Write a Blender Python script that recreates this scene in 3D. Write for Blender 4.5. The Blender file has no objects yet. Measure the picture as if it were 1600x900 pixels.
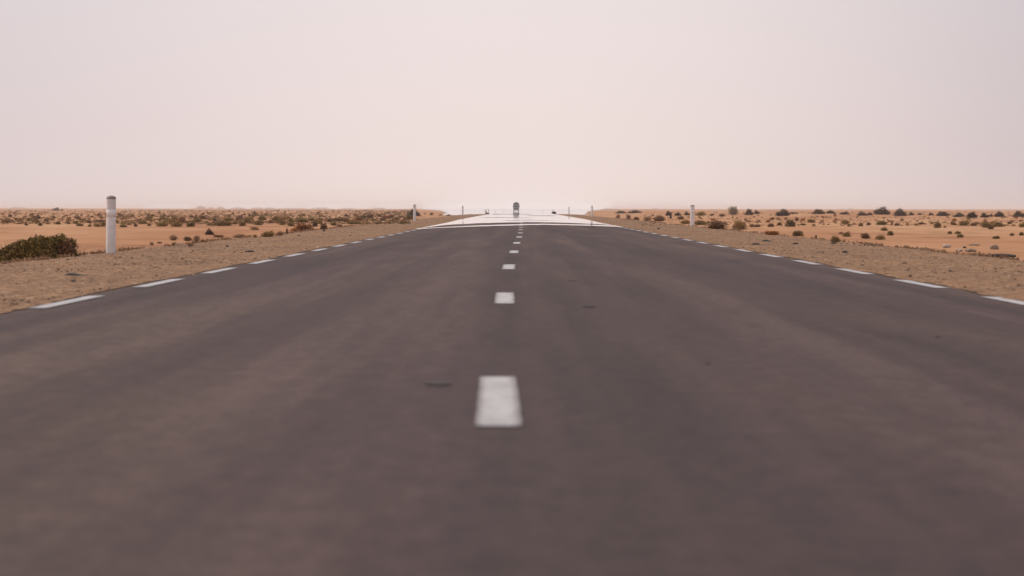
import bpy, bmesh, math, random
from mathutils import Vector, Matrix, noise

R = math.radians
scn = bpy.context.scene
col = scn.collection
random.seed(7)

# ------------------------------------------------------------------ camera
F = 5050.0                      # focal length in photograph pixels (1600 wide)
CAMZ = 0.687
cam_d = bpy.data.cameras.new('camera')
cam = bpy.data.objects.new('camera', cam_d)
col.objects.link(cam)
cam_d.sensor_width = 36.0
cam_d.lens = F / 1600 * 36.0
cam_d.clip_start = 0.1
cam_d.clip_end = 40000
CM = Matrix.Rotation(math.atan(13 / F), 4, 'Z') @ Matrix.Rotation(R(90) - math.atan(124.5 / F), 4, 'X') @ Matrix.Rotation(R(0.06), 4, 'Z')
CM.translation = (0, 0, CAMZ)
cam.matrix_world = CM
cam_d.dof.use_dof = True
cam_d.dof.focus_distance = 95
cam_d.dof.aperture_fstop = 5.0
scn.camera = cam

# ------------------------------------------------------------------ sky, sun, exposure
SUN_EL, SUN_AZ = 52, -62        # azimuth from +Y, negative = left
w = bpy.data.worlds.new('World')
scn.world = w
w.use_nodes = True
wn = w.node_tree
for n in list(wn.nodes):
    wn.nodes.remove(n)
def N(t, tree, **k):
    n = tree.nodes.new(t)
    for a, b in k.items():
        setattr(n, a, b)
    return n
wo = N('ShaderNodeOutputWorld', wn)
bg = N('ShaderNodeBackground', wn)
bg.inputs['Strength'].default_value = 0.104
sky = N('ShaderNodeTexSky', wn, sky_type='NISHITA')
sky.sun_disc = False
sky.sun_elevation = R(SUN_EL)
sky.sun_rotation = R(SUN_AZ)
sky.air_density = 1.0
sky.dust_density = 6.0
sky.ozone_density = 1.0
# airborne dust: veils the clear sky; tint brightest ahead and darkened to the sides
tc = N('ShaderNodeTexCoord', wn)
mp = N('ShaderNodeMapping', wn)
mp.inputs['Scale'].default_value = (3.2, 1.0, 5.0)
nz = N('ShaderNodeTexNoise', wn)
nz.inputs['Scale'].default_value = 1.6
nz.inputs['Detail'].default_value = 3
wn.links.new(tc.outputs['Generated'], mp.inputs['Vector'])
wn.links.new(mp.outputs['Vector'], nz.inputs['Vector'])
sep = N('ShaderNodeSeparateXYZ', wn)
wn.links.new(tc.outputs['Generated'], sep.inputs['Vector'])
rx = N('ShaderNodeValToRGB', wn)           # across the view: x = sin(azimuth)
mr = N('ShaderNodeMapRange', wn)
mr.inputs['From Min'].default_value = -0.4
mr.inputs['From Max'].default_value = 0.4
wn.links.new(sep.outputs['X'], mr.inputs['Value'])
wn.links.new(mr.outputs['Result'], rx.inputs['Fac'])
cr = rx.color_ramp
cr.interpolation = 'B_SPLINE'
cr.elements[0].position = 0.0; cr.elements[0].color = (.68, .62, .65, 1)
cr.elements[1].position = 1.0; cr.elements[1].color = (.54, .49, .52, 1)
for p, c in ((0.29, (.77, .69, .71, 1)), (0.42, (.91, .81, .80, 1)), (0.50, (.93, .83, .81, 1)), (0.60, (.87, .775, .765, 1)), (0.70, (.68, .605, .63, 1))):
    e = cr.elements.new(p); e.color = c
# towards the ground the dust is warmer
rz = N('ShaderNodeMapRange', wn)
rz.inputs['From Min'].default_value = 0.0
rz.inputs['From Max'].default_value = 0.065
wn.links.new(sep.outputs['Z'], rz.inputs['Value'])
wm = N('ShaderNodeMix', wn, data_type='RGBA', blend_type='MULTIPLY')
wm.inputs[0].default_value = 1.0
wc = N('ShaderNodeMix', wn, data_type='RGBA')
wc.inputs[6].default_value = (10.6, 10.0, 9.65, 1)
wc.inputs[7].default_value = (9.9, 9.85, 10.0, 1)
wn.links.new(rz.outputs['Result'], wc.inputs[0])
wn.links.new(rx.outputs['Color'], wm.inputs[6])
wn.links.new(wc.outputs[2], wm.inputs[7])
mx = N('ShaderNodeMix', wn, data_type='RGBA')
mxf = N('ShaderNodeMapRange', wn)
mxf.inputs['To Min'].default_value = 0.80
mxf.inputs['To Max'].default_value = 0.92
wn.links.new(nz.outputs['Fac'], mxf.inputs['Value'])
wn.links.new(mxf.outputs['Result'], mx.inputs[0])
wn.links.new(sky.outputs['Color'], mx.inputs[6])
wn.links.new(wm.outputs[2], mx.inputs[7])
wn.links.new(mx.outputs[2], bg.inputs['Color'])
wn.links.new(bg.outputs[0], wo.inputs['Surface'])

sl = bpy.data.lights.new('sun', 'SUN')
sun = bpy.data.objects.new('sun', sl)
col.objects.link(sun)
sl.energy = 1.8
sl.angle = R(7)
sl.color = (1.0, 0.93, 0.84)
sd = Vector((math.sin(R(SUN_AZ)) * math.cos(R(SUN_EL)), math.cos(R(SUN_AZ)) * math.cos(R(SUN_EL)), math.sin(R(SUN_EL))))
sun.rotation_euler = sd.to_track_quat('Z', 'Y').to_euler()
sun.location = sd * 60

scn.view_settings.view_transform = 'Standard'
scn.view_settings.look = 'None'
scn.view_settings.exposure = 0.0
scn.view_settings.gamma = 1
scn.view_settings.use_curve_mapping = False
scn.render.engine = 'CYCLES'
scn.cycles.volume_bounces = 1
scn.cycles.max_bounces = 8
scn.render.resolution_x = 1024
scn.render.resolution_y = 576

# ------------------------------------------------------------------ helpers
def struct(name, ob=None):
    ob['kind'] = 'structure'
    return ob

def mesh_obj(name, verts, faces, mat=None, parent=None, smooth=False, loc=None):
    me = bpy.data.meshes.new(name)
    me.from_pydata(verts, [], faces)
    me.update()
    if smooth:
        me.shade_smooth()
    if mat:
        me.materials.append(mat)
    o = bpy.data.objects.new(name, me)
    col.objects.link(o)
    if parent:
        o.parent = parent
    if loc:
        o.location = loc
    return o

def empty(name, loc=(0, 0, 0), rz=0):
    o = bpy.data.objects.new(name, None)
    col.objects.link(o)
    o.empty_display_size = 0.2
    o.location = loc
    o.rotation_euler = (0, 0, rz)
    return o

def tag(o, label, cat, group=None, kind=None):
    o['label'] = label
    o['category'] = cat
    if group: o['group'] = group
    if kind: o['kind'] = kind
    return o

def sstep(a, b, t):
    t = min(1.0, max(0.0, (t - a) / (b - a)))
    return t * t * (3 - 2 * t)

def nz2(x, y, s, seed=0.0):
    return noise.noise(Vector((x / s + seed, y / s - seed * 1.7, seed * 3.1)))

# ------------------------------------------------------------------ terrain
AL, AR = -3.66, 4.03            # asphalt edges
SL, SR = -7.72, 8.10            # shoulder crests
DES = -0.64                     # level of the plain

def zroad(y):
    return -0.60 * sstep(400, 780, y)

def edge_z(y):
    return zroad(y) - 0.045

def shoulder_z(x, y):
    a = (x - AR) / (SR - AR) if x > 0 else (x - AL) / (SL - AL)
    k = 1 - sstep(400, 780, y)
    return edge_z(y) - 0.02 - (0.085 * max(0, a)) * k

def wedge(x, y):
    """0 inside the flat pan straight ahead, 1 outside"""
    if y < 480: return 1.0
    m = abs(x - 0.0 * y) / y
    a = sstep(0.032, 0.042, m)
    return 1 - (1 - a) * sstep(480, 600, y)

def desert(x, y):
    k = 1.0 if x > 0 else 0.75
    n = 0.10 * nz2(x, y, 14, 3.3) + 0.055 * nz2(x, y * 0.7, 4.2, 8.1) + 0.02 * nz2(x, y, 1.3, 1.9)
    n += 0.16 * nz2(x, y, 60, 5.5) * sstep(60, 200, y)
    rough = sstep(230, 420, y)
    n += rough * 0.30 * k * max(0.0, nz2(x, y, 9.0, 2.2)) * 1.4
    # drifted mounds on the right, four to nine hundred metres out
    if x > 0:
        n += 0.75 * sstep(420, 600, y) * (1 - sstep(1400, 2200, y)) * max(0.0, nz2(x, y, 34, 9.7) + 0.12)
        n += 0.35 * sstep(200, 300, y) * (1 - sstep(380, 520, y)) * sstep(14, 26, x) * (nz2(x, y, 38, 4.4))
    n *= 1 - 0.55 * sstep(2500, 5000, y)
    return DES + n * wedge(x, y)

def terrain(x, y):
    """visible top surface at x, y"""
    if AL <= x <= AR:
        return zroad(y) - 0.045 * (abs(x - 0.1) / 3.8) ** 2
    if SL <= x <= SR:
        return shoulder_z(x, y)
    e = (x - SR) if x > 0 else (SL - x)
    top = shoulder_z(SR if x > 0 else SL, y)
    t = sstep(-0.8, 3.6, e)
    t0 = sstep(-0.8, 3.6, 0)
    t = (t - t0) / (1 - t0)
    d = desert(x, y) if t > 0 else DES
    return top * (1 - t) + d * t

CI = CM.to_3x3()
def ray(px, py):
    d = CI @ Vector(((px - 800) / F, -(py - 450) / F, -1.0))
    return d / d.y

def hit(px, py, dmin=20, dmax=6000):
    r = ray(px, py)
    y = dmin
    prev = y
    while y < dmax:
        z = CAMZ + r.z * y
        if z < terrain(r.x * y, y):
            lo, hi = prev, y
            for _ in range(14):
                m = (lo + hi) / 2
                if CAMZ + r.z * m < terrain(r.x * m, m): hi = m
                else: lo = m
            return Vector((r.x * hi, hi, terrain(r.x * hi, hi)))
        prev = y
        y *= 1.006
    return Vector((r.x * dmax, dmax, terrain(r.x * dmax, dmax)))

def at_dist(px, D):
    r = ray(px, 326)
    x = r.x * D
    return Vector((x, D, terrain(x, D)))

# ------------------------------------------------------------------ materials
def new_mat(name):
    m = bpy.data.materials.new(name)
    m.use_nodes = True
    t = m.node_tree
    b = t.nodes['Principled BSDF']
    return m, t, b

def plain(name, c, rough=0.7, metal=0.0, var=0.12, scale=6.0):
    m, t, b = new_mat(name)
    n = N('ShaderNodeTexNoise', t); n.inputs['Scale'].default_value = scale; n.inputs['Detail'].default_value = 5
    tcn = N('ShaderNodeTexCoord', t)
    t.links.new(tcn.outputs['Object'], n.inputs['Vector'])
    r = N('ShaderNodeValToRGB', t)
    r.color_ramp.elements[0].position = 0.3
    r.color_ramp.elements[1].position = 0.7
    r.color_ramp.elements[0].color = tuple(v * (1 - var) for v in c) + (1,)
    r.color_ramp.elements[1].color = tuple(min(1, v * (1 + var)) for v in c) + (1,)
    t.links.new(n.outputs['Fac'], r.inputs['Fac'])
    t.links.new(r.outputs['Color'], b.inputs['Base Color'])
    b.inputs['Roughness'].default_value = rough
    b.inputs['Metallic'].default_value = metal
    return m

def noise_node(t, vec, scale, detail=4, rough=0.6):
    n = N('ShaderNodeTexNoise', t)
    n.inputs['Scale'].default_value = scale
    n.inputs['Detail'].default_value = detail
    n.inputs['Roughness'].default_value = rough
    t.links.new(vec, n.inputs['Vector'])
    return n.outputs['Fac']

def ramp(t, fac, stops):
    r = N('ShaderNodeValToRGB', t)
    while len(r.color_ramp.elements) < len(stops):
        r.color_ramp.elements.new(0.5)
    for e, (p, c) in zip(r.color_ramp.elements, stops):
        e.position = p
        e.color = tuple(c) + (1,) if len(c) == 3 else c
    t.links.new(fac, r.inputs['Fac'])
    return r.outputs['Color']

def mixc(t, f, a, b, mode='MIX'):
    m = N('ShaderNodeMix', t, data_type='RGBA', blend_type=mode)
    if isinstance(f, float): m.inputs[0].default_value = f
    else: t.links.new(f, m.inputs[0])
    for i, v in ((6, a), (7, b)):
        if isinstance(v, tuple): m.inputs[i].default_value = v + (1,)
        else: t.links.new(v, m.inputs[i])
    return m.outputs[2]

def mapped(t, scale):
    g = N('ShaderNodeNewGeometry', t)
    mpn = N('ShaderNodeMapping', t)
    mpn.inputs['Scale'].default_value = scale
    t.links.new(g.outputs['Position'], mpn.inputs['Vector'])
    return mpn.outputs['Vector']

def bump(t, b, h, strength, dist):
    bn = N('ShaderNodeBump', t)
    bn.inputs['Strength'].default_value = strength
    bn.inputs['Distance'].default_value = dist
    t.links.new(h, bn.inputs['Height'])
    t.links.new(bn.outputs['Normal'], b.inputs['Normal'])

# asphalt: dusty, brownish violet grey, long worn wheel tracks
def mat_asphalt():
    m, t, b = new_mat('asphalt')
    v1 = mapped(t, (1, 1, 1))
    fine = noise_node(t, v1, 55, 3, 0.7)
    mid = noise_node(t, mapped(t, (1.7, 0.10, 1)), 1.3, 5, 0.6)
    lanes = noise_node(t, mapped(t, (1.1, 0.012, 1)), 1.0, 4, 0.6)
    big = noise_node(t, mapped(t, (0.55, 0.05, 1)), 0.8, 4, 0.65)
    c = ramp(t, lanes, [(0.38, (0.044, 0.0265, 0.0245)), (0.5, (0.060, 0.0370, 0.0335)), (0.62, (0.084, 0.054, 0.047))])
    c2 = ramp(t, mid, [(0.34, (0.76, 0.74, 0.76)), (0.52, (1, 1, 1)), (0.68, (1.22, 1.20, 1.13))])
    c = mixc(t, 0.85, c, c2, 'MULTIPLY')
    tint = ramp(t, big, [(0.36, (0.84, 0.79, 0.86)), (0.5, (1, 0.98, 0.97)), (0.64, (1.16, 1.16, 1.02))])
    c = mixc(t, 0.9, c, tint, 'MULTIPLY')
    f = ramp(t, fine, [(0.3, (0.62, 0.62, 0.62)), (0.7, (1.38, 1.38, 1.38))])
    c = mixc(t, 0.9, c, f, 'MULTIPLY')
    grit = noise_node(t, mapped(t, (1, 0.35, 1)), 9, 8, 0.85)
    c = mixc(t, 0.9, c, ramp(t, grit, [(0.38, (0.66, 0.645, 0.65)), (0.62, (1.36, 1.345, 1.31))]), 'MULTIPLY')
    pit = N('ShaderNodeTexVoronoi', t); pit.inputs['Scale'].default_value = 3.2
    t.links.new(mapped(t, (1, 0.35, 1)), pit.inputs['Vector'])
    c = mixc(t, 1.0, c, ramp(t, pit.outputs['Distance'], [(0.035, (0.62, 0.60, 0.60)), (0.07, (1, 1, 1))]), 'MULTIPLY')
    # sand blown over the outer metre
    g = N('ShaderNodeNewGeometry', t)
    sx = N('ShaderNodeSeparateXYZ', t)
    t.links.new(g.outputs['Position'], sx.inputs['Vector'])
    ab = N('ShaderNodeMath', t, operation='ABSOLUTE')
    ofs = N('ShaderNodeMath', t, operation='SUBTRACT'); ofs.inputs[1].default_value = 0.185
    t.links.new(sx.outputs['X'], ofs.inputs[0]); t.links.new(ofs.outputs[0], ab.inputs[0])
    mrn = N('ShaderNodeMapRange', t)
    mrn.inputs['From Min'].default_value = 3.55; mrn.inputs['From Max'].default_value = 3.86
    mrn.inputs['To Max'].default_value = 0.35
    t.links.new(ab.outputs[0], mrn.inputs['Value'])
    mu = N('ShaderNodeMath', t, operation='MULTIPLY')
    t.links.new(mrn.outputs['Result'], mu.inputs[0]); t.links.new(mid, mu.inputs[1])
    c = mixc(t, mu.outputs[0], c, (0.26, 0.18, 0.12))
    t.links.new(c, b.inputs['Base Color'])
    b.inputs['Roughness'].default_value = 0.72
    b.inputs['Specular IOR Level'].default_value = 0.17
    bump(t, b, fine, 0.35, 0.006)
    return m

def mat_paint():
    m, t, b = new_mat('road_paint')
    fine = noise_node(t, mapped(t, (1, 1, 1)), 40, 4, 0.7)
    mid = noise_node(t, mapped(t, (3, 0.8, 1)), 2.4, 4, 0.7)
    c = ramp(t, mid, [(0.3, (0.34, 0.33, 0.335)), (0.6, (0.49, 0.48, 0.485))])
    f = ramp(t, fine, [(0.30, (0.55, 0.53, 0.52)), (0.48, (1, 1, 1))])
    c = mixc(t, 0.6, c, f, 'MULTIPLY')
    at = N('ShaderNodeAttribute', t, attribute_name='wear')      # paint rubbed thin along its borders
    ad = N('ShaderNodeMath', t, operation='ADD'); ad.use_clamp = True
    sb = N('ShaderNodeMath', t, operation='MULTIPLY_ADD'); sb.inputs[1].default_value = 1.3; sb.inputs[2].default_value = -0.62
    chip = noise_node(t, mapped(t, (1, .4, 1)), 22, 5, 0.7)
    t.links.new(chip, sb.inputs[0]); t.links.new(sb.outputs[0], ad.inputs[0]); t.links.new(at.outputs['Fac'], ad.inputs[1])
    c = mixc(t, ad.outputs[0], (0.085, 0.062, 0.058), c)
    t.links.new(c, b.inputs['Base Color'])
    b.inputs['Roughness'].default_value = 0.6
    return m

def mat_gravel():
    m, t, b = new_mat('gravel')
    v = mapped(t, (1, 1, 1))
    vo = N('ShaderNodeTexVoronoi', t); vo.inputs['Scale'].default_value = 16
    t.links.new(v, vo.inputs['Vector'])
    vbig = N('ShaderNodeTexVoronoi', t); vbig.inputs['Scale'].default_value = 5.5
    t.links.new(v, vbig.inputs['Vector'])
    sc = N('ShaderNodeSeparateColor', t); t.links.new(vo.outputs['Color'], sc.inputs[0])
    c = ramp(t, sc.outputs[0], [(0.0, (0.105, 0.056, 0.030)), (0.35, (0.212, 0.118, 0.061)), (0.8, (0.295, 0.172, 0.092)), (1.0, (0.46, 0.30, 0.18))])
    sc2 = N('ShaderNodeSeparateColor', t); t.links.new(vbig.outputs['Color'], sc2.inputs[0])
    c2 = ramp(t, sc2.outputs[1], [(0.0, (0.66, 0.62, 0.60)), (0.16, (1, 1, 1)), (0.85, (1.0, 1.0, 1.0)), (1.0, (1.35, 1.33, 1.3))])
    c = mixc(t, 0.75, c, c2, 'MULTIPLY')
    pat = noise_node(t, mapped(t, (1, 0.15, 1)), 0.8, 5, 0.6)
    c3 = ramp(t, pat, [(0.3, (0.76, 0.73, 0.75)), (0.5, (1, 1, 1)), (0.68, (1.16, 1.10, 1.0))])
    c = mixc(t, 0.8, c, c3, 'MULTIPLY')
    t.links.new(c, b.inputs['Base Color'])
    b.inputs['Roughness'].default_value = 0.9
    b.inputs['Specular IOR Level'].default_value = 0.2
    bump(t, b, vo.outputs['Distance'], 0.7, 0.03)
    return m

def mat_sand():
    m, t, b = new_mat('sand')
    v = mapped(t, (1, 1, 1))
    big = noise_node(t, mapped(t, (0.05, 0.012, 1)), 1.0, 5, 0.62)
    streak = noise_node(t, mapped(t, (0.12, 0.03, 1)), 2.2, 6, 0.7)
    fine = noise_node(t, v, 5, 5, 0.7)
    c = ramp(t, big, [(0.32, (0.355, 0.168, 0.084)), (0.5, (0.425, 0.220, 0.112)), (0.66, (0.50, 0.295, 0.162))])
    c2 = ramp(t, streak, [(0.36, (0.72, 0.66, 0.63)), (0.46, (0.97, 0.96, 0.95)), (0.60, (1.12, 1.15, 1.18))])
    c = mixc(t, 0.8, c, c2, 'MULTIPLY')
    c3 = ramp(t, fine, [(0.30, (0.82, 0.80, 0.78)), (0.55, (1.0, 1.0, 1.0))])
    c = mixc(t, 0.6, c, c3, 'MULTIPLY')
    t.links.new(c, b.inputs['Base Color'])
    b.inputs['Roughness'].default_value = 0.95
    b.inputs['Specular IOR Level'].default_value = 0.1
    bump(t, b, fine, 0.4, 0.05)
    return m

def mat_leaf(name, stops, rough=0.8):
    m, t, b = new_mat(name)
    g = N('ShaderNodeNewGeometry', t)
    oi = N('ShaderNodeObjectInfo', t)
    c = ramp(t, g.outputs['Random Per Island'], stops)
    k = ramp(t, oi.outputs['Random'], [(0.0, (0.80, 0.80, 0.82)), (1.0, (1.2, 1.14, 1.05))])
    c = mixc(t, 1.0, c, k, 'MULTIPLY')
    t.links.new(c, b.inputs['Base Color'])
    b.inputs['Roughness'].default_value = rough
    b.inputs['Specular IOR Level'].default_value = 0.15
    return m

M = dict(
    asphalt=mat_asphalt(), paint=mat_paint(), gravel=mat_gravel(), sand=mat_sand(),
    post=plain('weathered_white_plastic', (0.70, 0.685, 0.67), 0.55, var=0.10, scale=9),
    band=plain('white_reflector_film', (0.80, 0.80, 0.80), 0.35, var=0.03),
    cap=plain('grey_cap', (0.25, 0.22, 0.195), 0.7, var=0.15, scale=20),
    rubber=plain('tyre_rubber', (0.028, 0.022, 0.020), 0.75, var=0.3, scale=15),
    stone=plain('stone', (0.26, 0.19, 0.14), 0.9, var=0.35, scale=7),
    pale_stone=plain('pale_stone', (0.42, 0.33, 0.26), 0.9, var=0.25, scale=9),
    dark_stone=plain('dark_stone', (0.035, 0.027, 0.023), 0.85, var=0.3, scale=9),
    hill=plain('distant_rock', (0.33, 0.24, 0.19), 0.95, var=0.15, scale=0.02),
    oil=plain('oil_stain', (0.034, 0.026, 0.027), 0.6, var=0.25, scale=5),
    bark=plain('dry_wood', (0.13, 0.085, 0.06), 0.9, var=0.3, scale=12),
    char=plain('charred_wood', (0.03, 0.022, 0.02), 0.9, var=0.3, scale=12),
    lf_green=mat_leaf('green_leaves', [(0, (0.12, 0.080, 0.026)), (0.5, (0.20, 0.150, 0.045)), (1, (0.36, 0.25, 0.09))]),
    lf_olive=mat_leaf('olive_leaves', [(0, (0.18, 0.115, 0.04)), (0.5, (0.31, 0.205, 0.07)), (1, (0.43, 0.30, 0.12))]),
    lf_brown=mat_leaf('brown_leaves', [(0, (0.14, 0.07, 0.035)), (0.5, (0.23, 0.12, 0.06)), (1, (0.34, 0.19, 0.10))]),
    lf_dark=mat_leaf('dark_leaves', [(0, (0.068, 0.043, 0.034)), (0.5, (0.108, 0.070, 0.052)), (1, (0.169, 0.113, 0.080))]),
    lf_grey=mat_leaf('grey_leaves', [(0, (0.217, 0.167, 0.123)), (0.5, (0.319, 0.254, 0.189)), (1, (0.450, 0.362, 0.275))]),
    lf_orange=mat_leaf('rust_leaves', [(0, (0.26, 0.095, 0.03)), (0.5, (0.37, 0.15, 0.045)), (1, (0.46, 0.22, 0.08))]),
    lf_pale=mat_leaf('straw_leaves', [(0, (0.30, 0.18, 0.10)), (0.5, (0.39, 0.245, 0.14)), (1, (0.48, 0.33, 0.20))]),
)

# ------------------------------------------------------------------ ground
def grow(a, b, s0, k):
    out = [a]; s = s0
    while out[-1] < b:
        out.append(out[-1] + s); s *= k
    return out
YR = [-400, -200, -100, -60, -40, -25, -12, 0] + grow(6, 40, 2.5, 1.0)[0:] + grow(42, 260, 1.5, 1.0) + grow(263, 11500, 3.0, 1.028)
XP = grow(3.5, 13, 0.6, 1.0) + grow(14, 60, 1.4, 1.0) + grow(62.5, 5200, 2.6, 1.07)
XN = [-v for v in reversed(XP)]
XC = XN + [-2, 0, 2] + XP
def ground_sheet():
    v = []; f = []
    for y in YR:
        for x in XC:
            z = terrain(x, y)
            if SL - 0.8 <= x <= SR + 0.8:
                z -= 0.035 if not (AL - .1 <= x <= AR + .1) else 0.10
            v.append((x, y, z))
    nx = len(XC)
    for j in range(len(YR) - 1):
        for i in range(nx - 1):
            a = j * nx + i
            f.append((a, a + 1, a + nx + 1, a + nx))
    return mesh_obj('desert_ground', v, f, M['sand'], smooth=True)
struct('', ground_sheet())

def strip(name, side):
    """gravel shoulder with ragged outer and inner edge"""
    v = []; f = []
    ys = [-60, -30, -10, 0] + grow(4, 220, 0.7, 1.0) + grow(222, 900, 2.5, 1.02)
    n = 22
    for y in ys:
        inner = (AR if side > 0 else AL) - side * 0.10
        crest = SR if side > 0 else SL
        outer = crest + side * (0.28 + 0.28 * nz2(side * 9, y, 3.2, 2.0) + 0.14 * nz2(side * 4, y, 0.8, 6.0))
        for i in range(n + 1):
            x = inner + (outer - inner) * i / n
            z = terrain(x, y) if abs(x) > 3 else 0
            if (side > 0 and x < AR) or (side < 0 and x > AL):
                z = edge_z(y) - 0.03
            if 0 < i < n:
                z += 0.012 * nz2(x, y, 0.5, 1.0) + 0.018 * nz2(x, y, 2.2, 4.0)
            if i == n:
                z -= 0.05
            v.append((x, y, z))
    for j in range(len(ys) - 1):
        for i in range(n):
            a = j * (n + 1) + i
            q = (a, a + 1, a + n + 2, a + n + 1)
            f.append(q if side > 0 else q[::-1])
    o = mesh_obj(name, v, f, M['gravel'], smooth=True)
    return struct('', o)
strip('gravel_shoulder', -1)
strip('gravel_shoulder', 1)

def road():
    ys = [-60, -30, -10, 0] + grow(2, 200, 0.6, 1.0) + grow(201, 9000, 3.0, 1.03)
    xs = [i / 26 for i in range(27)]
    v = []; f = []
    nx = len(xs) + 2
    for y in ys:
        l = AL + 0.06 * nz2(0, y, 1.6, 1) + 0.02 * nz2(0, y, .5, 7)
        r = AR + 0.06 * nz2(9, y, 1.6, 2) + 0.02 * nz2(5, y, .5, 3)
        row = [(l - 0.03, zroad(y) - 0.115)]
        for u in xs:
            x = l + (r - l) * u
            row.append((x, zroad(y) - 0.045 * (abs(x - 0.1) / 3.8) ** 2 + (0 if u in (0, 1) else 0.003)))
        row.append((r + 0.03, zroad(y) - 0.115))
        v += [(x, y, z) for x, z in row]
    for j in range(len(ys) - 1):
        for i in range(nx - 1):
            a = j * nx + i
            f.append((a, a + 1, a + nx + 1, a + nx))
    o = mesh_obj('road', v, f, M['asphalt'])
    return struct('', o)
road()

def surf(x, y, k=1):
    return zroad(y) - 0.045 * (abs(x - 0.1) / 3.8) ** 2 + 0.004 * k + 0.004

def dashes(name, cx, start, period, length, width, ymax):
    v = []; f = []; wear = []
    y0 = start
    rnd = random.Random(5)
    while y0 < ymax:
        L = length + rnd.uniform(-.08, .08)
        n = 10
        base = len(v)
        for i in range(n + 1):
            y = y0 + L * i / n
            c = cx(y) if callable(cx) else cx
            e1 = rnd.uniform(-.0018, .0018); e2 = rnd.uniform(-.0018, .0018)
            for u, wr in ((0, .15), (.09, .45), (.17, .85), (.5, 1), (.80, .9), (.91, .45), (1, .15)):
                x = c + (u - .5) * width + (e1 if u < .5 else e2)
                v.append((x, y, surf(x, y, 1)))
                wear.append(wr)
        for i in range(n):
            for j in range(6):
                a = base + i * 7 + j
                f.append((a, a + 1, a + 8, a + 7))
        y0 += period
    o = mesh_obj(name, v, f, M['paint'])
    at = o.data.attributes.new('wear', 'FLOAT', 'POINT')
    at.data.foreach_set('value', wear)
    return struct('', o)

CL = [(-20, .0), (10.1, -.067), (13.2, -.0915), (23, -.112), (26.4, -.1255), (37.9, -.135), (50, -.10), (62, -.075), (75, -.03), (90, 0), (140, .04), (9000, .04)]
def centre(y):
    for (a, p), (b, q) in zip(CL, CL[1:]):
        if a <= y <= b:
            return p + (q - p) * (y - a) / (b - a)
    return 0
dashes('center_line', centre, 10.08 - 13, 13, 3.0, 0.148, 420)
dashes('edge_line', -3.47, 23.2 - 6.2 * 4, 6.2, 3.3, 0.16, 480)
dashes('edge_line', 3.86, 29.55 - 6.2 * 5, 6.2, 3.3, 0.17, 480)

def grit_spill(side):
    v = []; f = []
    ys = grow(-20, 230, 0.18, 1.0)
    E = AR if side > 0 else AL
    for y in ys:
        k = max(0, .5 + 1.1 * nz2(side * 5, y, 2.6, 4.0)) * (.35 + .9 * abs(nz2(side * 2, y, .45, 9.0)) * 2)
        xi = E - side * min(.13, .02 + .11 * k)
        xo = E + side * .16
        v += [(xi, y, surf(xi, y) - .0005), (E + side * .02, y, edge_z(y) + .010), (xo, y, terrain(xo, y) - .006)]
    for j in range(len(ys) - 1):
        for i in (0, 1):
            a = j * 3 + i
            q = (a, a + 1, a + 4, a + 3)
            f.append(q if side > 0 else q[::-1])
    struct('', mesh_obj('sand_drift', v, f, M['gravel']))
grit_spill(-1); grit_spill(1)

# dark oil marks on the asphalt
def oil(px, py, wpx, hpx, seed):
    p = hit(px, py, 5)
    rnd = random.Random(seed)
    wx = wpx * p.y / F / 2
    h = CAMZ
    dy = hpx * p.y * p.y / (F * h) / 2
    v = [(p.x, p.y, surf(p.x, p.y))]; n = 28
    for i in range(n):
        a = 2 * math.pi * i / n
        k = 0.75 + 0.35 * nz2(math.cos(a) * 2, math.sin(a) * 2, 1.0, seed)
        x = p.x + wx * k * math.cos(a); y = p.y + dy * k * math.sin(a)
        v.append((x, y, surf(x, y)))
    f = [(0, i + 1, (i + 1) % n + 1) for i in range(n)]
    struct('', mesh_obj('oil_stain', v, f, M['oil']))
for i, a in enumerate(((684, 602, 56, 6), (895, 439.5, 14, 2), (921, 480, 28, 2.5), (1106, 569, 10, 3), (1465, 527, 8, 2.5))):
    oil(*a, seed=3 + i * 5)

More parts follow.
